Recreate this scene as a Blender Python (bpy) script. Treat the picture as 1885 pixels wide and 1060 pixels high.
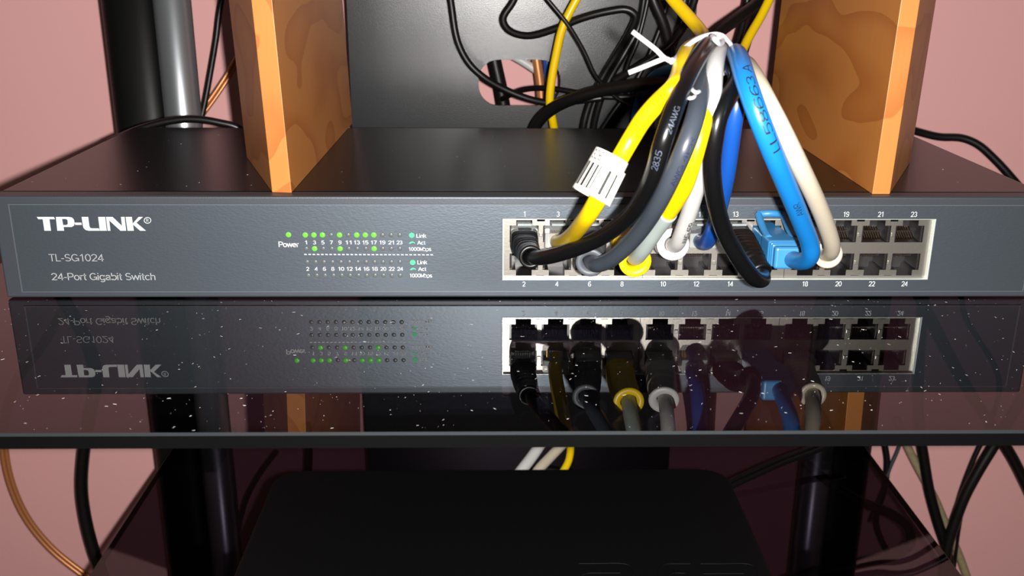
import bpy, bmesh, math, random
from mathutils import Vector, Matrix
from mathutils.geometry import tessellate_polygon

# ---------------------------------------------------------------- scene reset
for o in list(bpy.data.objects):
    bpy.data.objects.remove(o, do_unlink=True)
scene = bpy.context.scene
COL = scene.collection
random.seed(7)

# All measurements below are millimetres, switch front-bottom centre = origin,
# y away from the camera, z up.  W() turns them into metres above the floor.
Z0 = 600.5
def W(p):
    return Vector((p[0] * .001, p[1] * .001, (p[2] + Z0) * .001))

# ---------------------------------------------------------------- camera
FPX, PITCH, YAW, ROLL = 1842.76, math.radians(18.476), math.radians(1.0696), math.radians(.30655)
CAM = Vector((-13.886, -403.772, 139.124))
_r = Vector((math.cos(YAW), -math.sin(YAW), 0)); _f = Vector((math.sin(YAW), math.cos(YAW), 0)); _z = Vector((0, 0, 1))
FWD = _f * math.cos(PITCH) - _z * math.sin(PITCH)
_u = _f * math.sin(PITCH) + _z * math.cos(PITCH)
RGT = _r * math.cos(ROLL) + _u * math.sin(ROLL)
UPV = _u * math.cos(ROLL) - _r * math.sin(ROLL)
cam_data = bpy.data.cameras.new('camera')
cam = bpy.data.objects.new('camera', cam_data); COL.objects.link(cam)
m = Matrix.Identity(4)
for i in range(3):
    m[i][0] = RGT[i]; m[i][1] = UPV[i]; m[i][2] = -FWD[i]
m.translation = W(CAM)
cam.matrix_world = m
cam_data.sensor_width = 36
cam_data.lens = 36 * FPX / 1885
cam_data.clip_start = .005; cam_data.clip_end = 30
cam_data.dof.use_dof = True
cam_data.dof.focus_distance = .425
cam_data.dof.aperture_fstop = 24
scene.camera = cam

def ray(u, v):
    return FWD + RGT * ((u - 942.5) / FPX) - UPV * ((v - 530) / FPX)
def P(u, v, Y):            # measured point on the upright plane y = Y
    if Y > 330: Y = 330 + (Y - 330) * .47
    d = ray(u, v); return CAM + d * ((Y - CAM.y) / d.y)
def PZ(u, v, z):           # measured point on the level plane z
    d = ray(u, v); return CAM + d * ((z - CAM.z) / d.z)

# ---------------------------------------------------------------- light
world = bpy.data.worlds.new('world'); scene.world = world
world.use_nodes = True
world.node_tree.nodes['Background'].inputs[0].default_value = (1.0, .86, .74, 1)
world.node_tree.nodes['Background'].inputs[1].default_value = .030

flash_d = bpy.data.lights.new('camera_flash', 'POINT')
flash_d.energy = 22.5
flash_d.color = (1.0, .97, .93)
flash_d.shadow_soft_size = .0035
flash = bpy.data.objects.new('camera_flash', flash_d); COL.objects.link(flash)
flash.location = W(CAM + RGT * 15 - UPV * 1)

vs = scene.view_settings
vs.view_transform = 'Standard'; vs.look = 'None'; vs.gamma = 1; vs.exposure = 0
vs.use_curve_mapping = False

# ---------------------------------------------------------------- materials
def lin(r, g, b):
    def c(x):
        x /= 255
        return x / 12.92 if x <= .04045 else ((x + .055) / 1.055) ** 2.4
    return (c(r), c(g), c(b), 1)

def mat(name, color, rough=.5, metal=0, spec=.5, bump=None, var=None, emit=None, coat=0, trans=0):
    """principled material; bump=(scale, strength); var=(scale, amount) value variation"""
    m = bpy.data.materials.new(name); m.use_nodes = True
    nt = m.node_tree; b = nt.nodes['Principled BSDF']
    b.inputs['Base Color'].default_value = color
    b.inputs['Roughness'].default_value = rough
    b.inputs['Metallic'].default_value = metal
    b.inputs['Specular IOR Level'].default_value = spec
    b.inputs['Coat Weight'].default_value = coat
    b.inputs['Transmission Weight'].default_value = trans
    tc = nt.nodes.new('ShaderNodeTexCoord')
    if var:
        n = nt.nodes.new('ShaderNodeTexNoise'); n.inputs['Scale'].default_value = var[0]; n.inputs['Detail'].default_value = 4
        nt.links.new(tc.outputs['Object'], n.inputs['Vector'])
        mr = nt.nodes.new('ShaderNodeMapRange'); mr.inputs[3].default_value = 1 - var[1]; mr.inputs[4].default_value = 1 + var[1]
        nt.links.new(n.outputs['Fac'], mr.inputs[0])
        mx = nt.nodes.new('ShaderNodeVectorMath'); mx.operation = 'SCALE'
        mx.inputs[0].default_value = color[:3]
        nt.links.new(mr.outputs[0], mx.inputs['Scale'])
        nt.links.new(mx.outputs[0], b.inputs['Base Color'])
    if bump:
        n = nt.nodes.new('ShaderNodeTexNoise'); n.inputs['Scale'].default_value = bump[0]; n.inputs['Detail'].default_value = 3
        nt.links.new(tc.outputs['Object'], n.inputs['Vector'])
        bp = nt.nodes.new('ShaderNodeBump'); bp.inputs['Strength'].default_value = bump[1]; bp.inputs['Distance'].default_value = .0006
        nt.links.new(n.outputs['Fac'], bp.inputs['Height'])
        nt.links.new(bp.outputs[0], b.inputs['Normal'])
    if emit:
        b.inputs['Emission Color'].default_value = emit[0]
        b.inputs['Emission Strength'].default_value = emit[1]
    return m

M = {}
M['wall'] = mat('pink_wall_paint', lin(232, 174, 172), .75, spec=.25, bump=(220, .25), var=(3, .03))
M['floor'] = mat('carpet', lin(120, 105, 95), .95, bump=(400, .8))
M['chassis'] = mat('black_steel', lin(21, 20, 21), .27, 0, .2, bump=(2600, .06))
M['bezel'] = mat('grey_bezel', lin(66, 70, 76), .46, .5, .5, bump=(2400, .12))
def panel_material():
    m = mat('metallic_face', lin(84, 91, 99), .43, .75, .5)
    nt = m.node_tree; b = nt.nodes['Principled BSDF']
    tc = nt.nodes.new('ShaderNodeTexCoord')
    mp = nt.nodes.new('ShaderNodeMapping'); mp.inputs['Rotation'].default_value = (0, .5, 0); mp.inputs['Scale'].default_value = (700, 700, 1500)
    n = nt.nodes.new('ShaderNodeTexNoise'); n.inputs['Scale'].default_value = 1.0; n.inputs['Detail'].default_value = 3
    nt.links.new(tc.outputs['Object'], mp.inputs[0]); nt.links.new(mp.outputs[0], n.inputs['Vector'])
    bp = nt.nodes.new('ShaderNodeBump'); bp.inputs['Strength'].default_value = .12; bp.inputs['Distance'].default_value = .0004
    nt.links.new(n.outputs['Fac'], bp.inputs['Height']); nt.links.new(bp.outputs[0], b.inputs['Normal'])
    return m
M['panel'] = panel_material()
M['panel_edge'] = mat('worn_panel_edge', lin(88, 93, 99), .5, .5)  # paler than the panel: light caught along its border, put into the colour
M['shield'] = mat('nickel_shield', lin(168, 163, 155), .38, .95, .5, bump=(900, .05))
M['liner'] = mat('bright_cut_metal', lin(225, 232, 225), .4, .6)
M['jack'] = mat('jack_plastic', lin(33, 30, 31), .3, 0, .5)
M['gold'] = mat('gold_contact', lin(190, 140, 70), .3, 1)
M['print'] = mat('white_print', lin(172, 175, 177), .6)
M['print_dim'] = mat('thin_white_print', lin(138, 140, 140), .6)
M['print_green'] = mat('green_print', lin(60, 190, 120), .6)
M['led_on'] = mat('led_green_lit', lin(80, 190, 40), .35, emit=(lin(100, 235, 50), .45))
M['led_off'] = mat('led_unlit', lin(80, 84, 84), .35)
M['spine'] = mat('black_powder_steel', lin(34, 35, 37), .27, 0, .38, bump=(1500, .10))
M['post'] = mat('satin_black_post', lin(10, 10, 10), .45, 0, .22)
M['tube'] = mat('silver_tube', lin(176, 181, 186), .33, .82)
M['edge'] = mat('dark_glass_edge', lin(4, 4, 5), .6, 0, .05)
M['console'] = mat('black_console', lin(7, 7, 8), .6, 0, .12, bump=(900, .15))
M['rubber'] = mat('rubber', lin(22, 22, 22), .7)
M['dust'] = mat('dust', lin(225, 222, 220), .9)
M['blk'] = mat('black_jacket', lin(10, 10, 11), .27, 0, .5, bump=(500, .04))
M['blk_mat'] = mat('black_rubber_jacket', lin(10, 10, 10), .38, 0, .4)
M['gry'] = mat('grey_jacket', lin(52, 58, 66), .33, 0, .5)
M['gry_l'] = mat('pale_grey_jacket', lin(150, 160, 156), .45)
M['gry_boot'] = mat('grey_boot', lin(72, 76, 82), .5)
M['yel'] = mat('yellow_jacket', lin(216, 180, 5), .36, 0, .45, bump=(600, .04))
M['wht'] = mat('white_jacket', lin(190, 189, 187), .4)
M['crm'] = mat('cream_jacket', lin(176, 166, 148), .38)
M['dbl'] = mat('royal_blue_jacket', lin(16, 66, 142), .33)
M['lbl'] = mat('sky_blue_jacket', lin(18, 106, 174), .33, bump=(700, .06))
M['lbl_boot'] = mat('sky_blue_boot', lin(44, 114, 164), .42)
M['paper'] = mat('label_paper', lin(196, 196, 190), .55)
M['ink'] = mat('black_ink', lin(24, 24, 24), .5)
M['ink_faint'] = mat('faded_ink', lin(120, 100, 20), .5)
M['ink_navy'] = mat('navy_ink', lin(28, 30, 62), .5)
M['ink_pale'] = mat('pale_ink', lin(84, 92, 110), .5)
M['tie'] = mat('white_tie', lin(205, 205, 208), .42)
M['copper'] = mat('copper_wire', lin(196, 130, 82), .33, .5, .6)
M['clear_gauge'] = mat('old_cream_jacket', lin(150, 135, 105), .5, var=(300, .35))

def clear_plastic():
    m = bpy.data.materials.new('clear_plug_plastic'); m.use_nodes = True
    nt = m.node_tree; nt.nodes.clear()
    out = nt.nodes.new('ShaderNodeOutputMaterial')
    t = nt.nodes.new('ShaderNodeBsdfTransparent'); t.inputs[0].default_value = (.86, .88, .88, 1)
    b = nt.nodes.new('ShaderNodeBsdfPrincipled'); b.inputs['Base Color'].default_value = lin(190, 195, 195); b.inputs['Roughness'].default_value = .16
    mx = nt.nodes.new('ShaderNodeMixShader'); mx.inputs[0].default_value = .42
    nt.links.new(t.outputs[0], mx.inputs[1]); nt.links.new(b.outputs[0], mx.inputs[2]); nt.links.new(mx.outputs[0], out.inputs[0])
    return m
M['clear'] = clear_plastic()

def tinted_glass():
    m = bpy.data.materials.new('tinted_black_glass'); m.use_nodes = True
    nt = m.node_tree; nt.nodes.clear()
    out = nt.nodes.new('ShaderNodeOutputMaterial')
    tr = nt.nodes.new('ShaderNodeBsdfTransparent'); tr.inputs[0].default_value = (.43, .39, .45, 1)
    gl = nt.nodes.new('ShaderNodeBsdfGlossy'); gl.inputs['Roughness'].default_value = .012
    geo = nt.nodes.new('ShaderNodeNewGeometry')
    gc = nt.nodes.new('ShaderNodeMapRange'); gc.inputs[3].default_value = 1; gc.inputs[4].default_value = .18   # light crossing the tint twice
    nt.links.new(geo.outputs['Backfacing'], gc.inputs[0]); nt.links.new(gc.outputs[0], gl.inputs['Color'])
    ior = nt.nodes.new('ShaderNodeMapRange'); ior.inputs[3].default_value = 1.48; ior.inputs[4].default_value = 1 / 1.48
    nt.links.new(geo.outputs['Backfacing'], ior.inputs[0])
    fr = nt.nodes.new('ShaderNodeFresnel'); nt.links.new(ior.outputs[0], fr.inputs['IOR'])
    mx = nt.nodes.new('ShaderNodeMixShader')
    nt.links.new(fr.outputs[0], mx.inputs[0]); nt.links.new(tr.outputs[0], mx.inputs[1]); nt.links.new(gl.outputs[0], mx.inputs[2])
    nt.links.new(mx.outputs[0], out.inputs[0])
    return m
M['glass'] = tinted_glass()

def wood():
    m = mat('oiled_alder_wood', lin(205, 135, 70), .44, 0, .4)
    nt = m.node_tree; b = nt.nodes['Principled BSDF']
    tc = nt.nodes.new('ShaderNodeTexCoord')
    mp = nt.nodes.new('ShaderNodeMapping'); mp.inputs['Scale'].default_value = (10, 5.5, 13)
    nt.links.new(tc.outputs['Object'], mp.inputs[0])
    big = nt.nodes.new('ShaderNodeTexNoise'); big.inputs['Scale'].default_value = 1.7; big.inputs['Detail'].default_value = 1.5; big.inputs['Roughness'].default_value = .4
    nt.links.new(mp.outputs[0], big.inputs['Vector'])
    k = nt.nodes.new('ShaderNodeMath'); k.operation = 'MULTIPLY'; k.inputs[1].default_value = 5
    nt.links.new(big.outputs['Fac'], k.inputs[0])
    fr = nt.nodes.new('ShaderNodeMath'); fr.operation = 'FRACT'; nt.links.new(k.outputs[0], fr.inputs[0])
    rmp = nt.nodes.new('ShaderNodeValToRGB')
    e = rmp.color_ramp.elements
    e[0].position = 0; e[0].color = lin(176, 113, 55); e[1].position = 1; e[1].color = lin(176, 113, 55)
    a = e.new(.55); a.color = lin(174, 110, 53)
    a = e.new(.90); a.color = lin(162, 97, 43)
    a = e.new(.985); a.color = lin(158, 94, 42)
    nt.links.new(fr.outputs[0], rmp.inputs[0])
    mp2 = nt.nodes.new('ShaderNodeMapping'); mp2.inputs['Scale'].default_value = (900, 900, 60)
    nt.links.new(tc.outputs['Object'], mp2.inputs[0])
    fine = nt.nodes.new('ShaderNodeTexNoise'); fine.inputs['Scale'].default_value = 1; fine.inputs['Detail'].default_value = 2
    nt.links.new(mp2.outputs[0], fine.inputs['Vector'])
    mr = nt.nodes.new('ShaderNodeMapRange'); mr.inputs[3].default_value = .94; mr.inputs[4].default_value = 1.06
    nt.links.new(fine.outputs['Fac'], mr.inputs[0])
    sc = nt.nodes.new('ShaderNodeVectorMath'); sc.operation = 'SCALE'
    nt.links.new(rmp.outputs[0], sc.inputs[0]); nt.links.new(mr.outputs[0], sc.inputs['Scale'])
    nt.links.new(sc.outputs[0], b.inputs['Base Color'])
    return m
M['wood'] = wood()

# ---------------------------------------------------------------- helpers
def tag(o, label=None, cat=None, group=None, kind=None):
    if label: o['label'] = label
    if cat: o['category'] = cat
    if group: o['group'] = group
    if kind: o['kind'] = kind
    return o

def empty(name, p, label=None, cat=None, group=None):
    o = bpy.data.objects.new(name, None); COL.objects.link(o)
    o.empty_display_size = .01
    o.location = W(p)
    return tag(o, label, cat, group)

def obj(name, verts, faces, material, parent=None, smooth=False, bevel=0, segs=2, mm=True, mats=None, fmat=None, weld=False):
    """one mesh object from vertices in scene mm, origin at its parent's origin"""
    base = parent_origin(parent)
    vw = [(W(v) if mm else Vector(v)) - base for v in verts]
    me = bpy.data.meshes.new(name)
    me.from_pydata([tuple(v) for v in vw], [], faces)
    me.materials.append(M[material])
    for x in (mats or []): me.materials.append(M[x])
    if fmat:
        for p_, k in zip(me.polygons, fmat): p_.material_index = k
    if weld:
        bm = bmesh.new(); bm.from_mesh(me)
        bmesh.ops.remove_doubles(bm, verts=bm.verts, dist=1e-6)
        bmesh.ops.recalc_face_normals(bm, faces=bm.faces)
        bm.to_mesh(me); bm.free()
    if smooth:
        me.polygons.foreach_set('use_smooth', [True] * len(me.polygons))
    me.update()
    o = bpy.data.objects.new(name, me); COL.objects.link(o)
    if parent: o.parent = parent
    else: o.location = base
    if bevel:
        b = o.modifiers.new('bevel', 'BEVEL'); b.width = bevel * .001; b.segments = segs; b.limit_method = 'ANGLE'
        b.angle_limit = math.radians(35)
    return o

_org = {}
def parent_origin(p):
    if p is None: return Vector((0, 0, 0))
    v = Vector((0, 0, 0)); q = p
    while q is not None:
        v += q.location; q = q.parent
    return v

def box_vf(x0, x1, y0, y1, z0, z1):
    v = [(x0, y0, z0), (x1, y0, z0), (x1, y1, z0), (x0, y1, z0), (x0, y0, z1), (x1, y0, z1), (x1, y1, z1), (x0, y1, z1)]
    f = [(0, 3, 2, 1), (4, 5, 6, 7), (0, 1, 5, 4), (1, 2, 6, 5), (2, 3, 7, 6), (3, 0, 4, 7)]
    return v, f

def join_vf(parts):
    V, F = [], []
    for v, f in parts:
        n = len(V); V += list(v); F += [tuple(i + n for i in q) for q in f]
    return V, F

def catmull(pts, n=12):
    pts = [Vector(p) for p in pts]
    if len(pts) < 3:
        return [pts[0].lerp(pts[-1], i / n) for i in range(n + 1)]
    P_ = [pts[0] * 2 - pts[1]] + pts + [pts[-1] * 2 - pts[-2]]
    out = []
    for i in range(1, len(P_) - 2):
        p0, p1, p2, p3 = P_[i - 1:i + 3]
        t0 = 0; t1 = t0 + max((p1 - p0).length, 1e-4) ** .5; t2 = t1 + max((p2 - p1).length, 1e-4) ** .5; t3 = t2 + max((p3 - p2).length, 1e-4) ** .5
        for k in range(n):
            t = t1 + (t2 - t1) * k / n
            A1 = p0 * ((t1 - t) / (t1 - t0)) + p1 * ((t - t0) / (t1 - t0))
            A2 = p1 * ((t2 - t) / (t2 - t1)) + p2 * ((t - t1) / (t2 - t1))
            A3 = p2 * ((t3 - t) / (t3 - t2)) + p3 * ((t - t2) / (t3 - t2))
            B1 = A1 * ((t2 - t) / (t2 - t0)) + A2 * ((t - t0) / (t2 - t0))
            B2 = A2 * ((t3 - t) / (t3 - t1)) + A3 * ((t - t1) / (t3 - t1))
            out.append(B1 * ((t2 - t) / (t2 - t1)) + B2 * ((t - t1) / (t2 - t1)))
    out.append(pts[-1].copy())
    return out

def smooth_path(pts, it=2):
    for _ in range(it):
        pts = [pts[0]] + [(pts[i - 1] + pts[i] * 2 + pts[i + 1]) / 4 for i in range(1, len(pts) - 1)] + [pts[-1]]
    return pts

def frames(path, ref=None):
    T = []
    for i in range(len(path)):
        a = path[max(i - 1, 0)]; b = path[min(i + 1, len(path) - 1)]
        T.append((b - a).normalized())
    n = Vector(ref) if ref else Vector((0, 0, 1))
    if abs(n.dot(T[0])) > .95: n = Vector((1, 0, 0))
    n = (n - T[0] * n.dot(T[0])).normalized()
    out = []
    for t in T:
        n = (n - t * n.dot(t)).normalized()
        out.append((t, n, t.cross(n)))
    return out

def tube_vf(path, rad, segs=14, caps=True, ref=None, ex=2.0):
    """rad: number or list of (ra along normal, rb along binormal) per sample"""
    fr = frames(path, ref)
    V, F = [], []
    for i, (p, (t, n, b)) in enumerate(zip(path, fr)):
        r = rad[i] if isinstance(rad, (list, tuple)) else rad
        ra, rb = r if isinstance(r, (list, tuple)) else (r, r)
        for k in range(segs):
            a = 2 * math.pi * k / segs
            c, s = math.cos(a), math.sin(a)
            if ex != 2.0:
                c = math.copysign(abs(c) ** (2 / ex), c); s = math.copysign(abs(s) ** (2 / ex), s)
            V.append(p + n * (ra * c) + b * (rb * s))
    for i in range(len(path) - 1):
        for k in range(segs):
            k2 = (k + 1) % segs
            F.append((i * segs + k, i * segs + k2, (i + 1) * segs + k2, (i + 1) * segs + k))
    if caps:
        F.append(tuple(range(segs - 1, -1, -1)))
        F.append(tuple((len(path) - 1) * segs + k for k in range(segs)))
    return V, F

def px_path(pts, n=10, smooth=2):
    return smooth_path(catmull([P(*q) if not isinstance(q, Vector) else q for q in pts], n), smooth)

# flat text -------------------------------------------------------------
_tc = {}
def _arc(cx, cy, rx, ry, a0, a1, n=None):
    n = n or max(4, int(abs(a1 - a0) / 24))
    return [(cx + rx * math.cos(math.radians(a0 + (a1 - a0) * k / n)), cy + ry * math.sin(math.radians(a0 + (a1 - a0) * k / n))) for k in range(n + 1)]
def _oval(cx, cy, rx, ry): return _arc(cx, cy, rx, ry, 90, 450, 18)
_S = _arc(.33, .72, .24, .23, 30, 240) + _arc(.33, .27, .26, .22, 65, -150)
_six = [[(.54, .82), (.46, .92), (.32, .95), (.17, .85), (.08, .62), (.07, .32)], _oval(.31, .29, .24, .24)]
GLYPH = {
    '0': ([_oval(.31, .5, .24, .45)], .62), '1': ([[(.12, .74), (.34, .96), (.34, 0)]], .55),
    '2': ([_arc(.31, .69, .24, .26, 170, -30) + [(.08, .05), (.57, .05)]], .62),
    '3': ([_arc(.29, .72, .21, .23, 160, -80) + _arc(.29, .27, .25, .22, 75, -160)], .62),
    '4': ([[(.44, 0), (.44, .95), (.05, .27), (.6, .27)]], .62),
    '5': ([[(.54, .95), (.15, .95), (.10, .5)] + _arc(.30, .32, .25, .28, 130, -150)], .62),
    '6': (_six, .62), '7': ([[(.06, .95), (.57, .95), (.24, 0)]], .62),
    '8': ([_oval(.31, .72, .20, .22), _oval(.31, .26, .24, .22)], .62),
    '9': ([[(.62 - x, 1 - y) for x, y in st] for st in _six], .62),
    'T': ([[(.02, .95), (.6, .95)], [(.31, .95), (.31, 0)]], .62), 'L': ([[(.1, 1), (.1, .05), (.52, .05)]], .55),
    '-': ([[(.04, .37), (.31, .37)]], .35), 'S': ([_S], .66),
    'G': ([_arc(.38, .5, .32, .45, 40, 320), [(.42, .42), (.70, .42), (.70, .03)]], .78),
    'P': ([[(.1, 0), (.1, .95)] + _arc(.4, .70, .21, .25, 90, -90) + [(.1, .45)]], .66),
    'R': ([[(.1, 0), (.1, .95)] + _arc(.4, .70, .21, .25, 90, -90) + [(.1, .45)], [(.36, .45), (.62, 0)]], .68),
    'A': ([[(.02, 0), (.34, .97), (.66, 0)], [(.14, .33), (.54, .33)]], .68),
    'M': ([[(.09, 0), (.09, .95), (.4, .1), (.71, .95), (.71, 0)]], .82),
    'W': ([[(.02, 1), (.25, .03), (.46, .95), (.67, .03), (.90, 1)]], .92),
    'E': ([[(.56, .95), (.1, .95), (.1, .05), (.57, .05)], [(.1, .5), (.52, .5)]], .62),
    'o': ([_oval(.29, .36, .23, .32)], .58), 'r': ([[(.09, 0), (.09, .7)], [(.09, .45), (.16, .61), (.33, .68)]], .35),
    't': ([[(.16, .92), (.16, .14), (.21, .05), (.32, .05)], [(.02, .67), (.32, .67)]], .33),
    'i': ([[(.09, 0), (.09, .7)], [(.09, .86), (.09, 1)]], .2),
    'g': ([_oval(.28, .36, .22, .32), [(.51, .7), (.51, -.05), (.43, -.2), (.26, -.24), (.1, -.17)]], .6),
    'a': ([[(.08, .53), (.14, .65), (.27, .69), (.41, .62), (.44, .5), (.44, .1), (.51, .03)], [(.44, .42), (.2, .36), (.07, .24), (.09, .1), (.2, .03), (.36, .08), (.44, .2)]], .56),
    'b': ([[(.09, 0), (.09, 1)], _oval(.31, .36, .22, .32)], .58), 'p': ([[(.09, -.25), (.09, .7)], _oval(.31, .36, .22, .32)], .58),
    'w': ([[(.02, .7), (.19, .03), (.38, .68), (.57, .03), (.74, .7)]], .76), 'c': ([_arc(.3, .36, .23, .32, 45, 315)], .54),
    'h': ([[(.09, 0), (.09, 1)], [(.09, .45), (.19, .63), (.33, .68), (.45, .6), (.47, .45), (.47, 0)]], .57),
    'n': ([[(.09, 0), (.09, .7)], [(.09, .45), (.19, .63), (.33, .68), (.45, .6), (.47, .45), (.47, 0)]], .57),
    'e': ([[(.06, .37), (.52, .37)] + _arc(.29, .36, .23, .32, 5, 315)], .57),
    'k': ([[(.09, 0), (.09, 1)], [(.46, .7), (.1, .32)], [(.22, .45), (.49, 0)]], .5),
    's': ([[(x * .75, y * .73) for x, y in _S]], .5), ' ': ([], .3),
}
def text_tris(s, bold=0.0):
    """lettering drawn as strokes of even weight (cap height .7)"""
    key = (s, bold)
    if key in _tc: return _tc[key]
    hw = .052 + bold * 1.2
    V, F = [], []; X = 0
    for ch in s:
        strokes, adv = GLYPH[ch]
        for st in strokes:
            fine = [st[0]]
            for a, b in zip(st, st[1:]):
                L = math.hypot(b[0] - a[0], b[1] - a[1]); c = max(1, int(L / .16))
                fine += [(a[0] + (b[0] - a[0]) * i / c, a[1] + (b[1] - a[1]) * i / c) for i in range(1, c + 1)]
            st = fine
            n = len(st); k0 = len(V)
            closed = n > 3 and (Vector(st[0]) - Vector(st[-1])).length < 1e-4
            for i in range(n):
                a = Vector(st[i - 1] if i else (st[-2] if closed else st[0])); c = Vector(st[i])
                b = Vector(st[i + 1] if i < n - 1 else (st[1] if closed else st[-1]))
                d1 = (c - a).normalized() if (c - a).length > 1e-6 else (b - c).normalized()
                d2 = (b - c).normalized() if (b - c).length > 1e-6 else d1
                m1 = Vector((-d1.y, d1.x)); m2 = Vector((-d2.y, d2.x)); mm_ = m1 + m2
                mm_ = mm_.normalized() if mm_.length > .3 else m1
                k = min(1 / max(mm_.dot(m1), .4), 1.8)
                for sg in (1, -1):
                    q = c + mm_ * (hw * k * sg); V.append(((q.x + X) * .7, q.y * .7))
            for i in range(n - 1):
                F.append((k0 + 2 * i, k0 + 2 * i + 1, k0 + 2 * i + 3, k0 + 2 * i + 2))
        X += adv
    _tc[key] = (V, F); return V, F

def face_text(name, s, u0, u1, vb, vt, parent, material='print', bold=0.0, y=-.62):
    """text printed on the switch face filling u0..u1, baseline vb, cap height vt"""
    v, f = text_tris(s, bold)
    xs = [q[0] for q in v]; x0, x1 = min(xs), max(xs)
    cap = .70
    a = P(u0, vb, y); b = P(u1, vb, y); c = P((u0 + u1) / 2, vt, y)
    h = c.z - (a.z + b.z) / 2
    V = [(a.x + (q[0] - x0) / (x1 - x0) * (b.x - a.x), y, a.z + q[1] / cap * h) for q in v]
    return obj(name, V, f, material, parent)

def poly_flat(name, loops, material, parent, y):
    """filled polygon given in photo measurements on the plane y, first loop outer, others holes"""
    L = [[P(u, v, y) for u, v in lp] for lp in loops]
    tri = tessellate_polygon(L)
    V = [p for lp in L for p in lp]
    return V, [tuple(t) for t in tri]

def wrapped_text(name, s, path, r, s0, height, parent, material, side=0.0, bold=.01, length=None, rev=False):
    """print running along a round cable: path in mm, s0 start arc length, side = angle off the camera direction"""
    v, f = text_tris(s, bold)
    x0 = min(q[0] for q in v); sc = height / .70
    if length: scx = length / (max(q[0] for q in v) - x0)
    else: scx = sc
    acc = [0]
    for i in range(1, len(path)): acc.append(acc[-1] + (path[i] - path[i - 1]).length)
    V = []
    for x, y in v:
        d = s0 + (x - x0) * scx * (-1 if rev else 1)
        i = 0
        while i < len(acc) - 2 and acc[i + 1] < d: i += 1
        k = (d - acc[i]) / max(acc[i + 1] - acc[i], 1e-6)
        p = path[i].lerp(path[i + 1], k); t = (path[i + 1] - path[i]).normalized()
        toc = CAM - p; toc = (toc - t * toc.dot(t)).normalized(); b = t.cross(toc)
        if rev: b = -b
        # text up = the direction left of travel as seen from the camera
        ang = (y * sc - height / 2) / r
        ang = -ang if not rev else -ang
        a = side + ang
        V.append(p + (toc * math.cos(a) + b * math.sin(a)) * (r + .08))
    return obj(name, V, f, material, parent)

def rounded_rect(x0, x1, z0, z1, r, n=6):
    pts = []
    for cx, cz, a0 in ((x1 - r, z1 - r, 0), (x0 + r, z1 - r, 90), (x0 + r, z0 + r, 180), (x1 - r, z0 + r, 270)):
        for k in range(n + 1):
            a = math.radians(a0 + 90 * k / n); pts.append((cx + r * math.cos(a), cz + r * math.sin(a)))
    return pts

def plate_vf(outer, holes, y0, y1):
    """upright plate in x-z with holes, thickness y0..y1"""
    loops = [outer] + holes
    L3 = [[Vector((x, z, 0)) for x, z in lp] for lp in loops]
    tri = tessellate_polygon(L3)
    flat = [q for lp in loops for q in lp]; n = len(flat)
    V = [(x, y0, z) for x, z in flat] + [(x, y1, z) for x, z in flat]
    F = [tuple(t) for t in tri] + [tuple(i + n for i in reversed(t)) for t in tri]
    k = 0
    for lp in loops:
        c = len(lp)
        for i in range(c):
            a, b = k + i, k + (i + 1) % c
            F.append((a, b, b + n, a + n))
        k += c
    return V, F

def grid_plate(xs, zs, solid, y0, y1):
    """plate built from a grid of cells; solid(xc, zc) tells which cells are filled"""
    V, F, idx = [], [], {}
    def vi(i, k, y):
        q = (i, k, y)
        if q not in idx:
            idx[q] = len(V); V.append((xs[i], y, zs[k]))
        return idx[q]
    nx, nz = len(xs) - 1, len(zs) - 1
    S = [[solid((xs[i] + xs[i + 1]) / 2, (zs[k] + zs[k + 1]) / 2) for k in range(nz)] for i in range(nx)]
    g = lambda i, k: 0 <= i < nx and 0 <= k < nz and S[i][k]
    for i in range(nx):
        for k in range(nz):
            if not S[i][k]: continue
            F.append((vi(i, k, y0), vi(i + 1, k, y0), vi(i + 1, k + 1, y0), vi(i, k + 1, y0)))
            F.append((vi(i, k, y1), vi(i, k + 1, y1), vi(i + 1, k + 1, y1), vi(i + 1, k, y1)))
            if not g(i - 1, k): F.append((vi(i, k, y0), vi(i, k + 1, y0), vi(i, k + 1, y1), vi(i, k, y1)))
            if not g(i + 1, k): F.append((vi(i + 1, k, y0), vi(i + 1, k, y1), vi(i + 1, k + 1, y1), vi(i + 1, k + 1, y0)))
            if not g(i, k - 1): F.append((vi(i, k, y0), vi(i, k, y1), vi(i + 1, k, y1), vi(i + 1, k, y0)))
            if not g(i, k + 1): F.append((vi(i, k + 1, y0), vi(i + 1, k + 1, y0), vi(i + 1, k + 1, y1), vi(i, k + 1, y1)))
    return V, F

# ---------------------------------------------------------------- setting
WALL_Y = 400
FLOOR = -Z0
v, f = box_vf(-1700, 1700, WALL_Y, WALL_Y + 80, FLOOR, 1700)
tag(obj('wall_back', v, f, 'wall'), 'plain pink painted wall behind the stand', kind='structure')
v, f = box_vf(-1700, 1700, -1500, WALL_Y, FLOOR - 40, FLOOR)
tag(obj('floor', v, f, 'floor'), 'dark carpeted floor below the stand', kind='structure')

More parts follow.
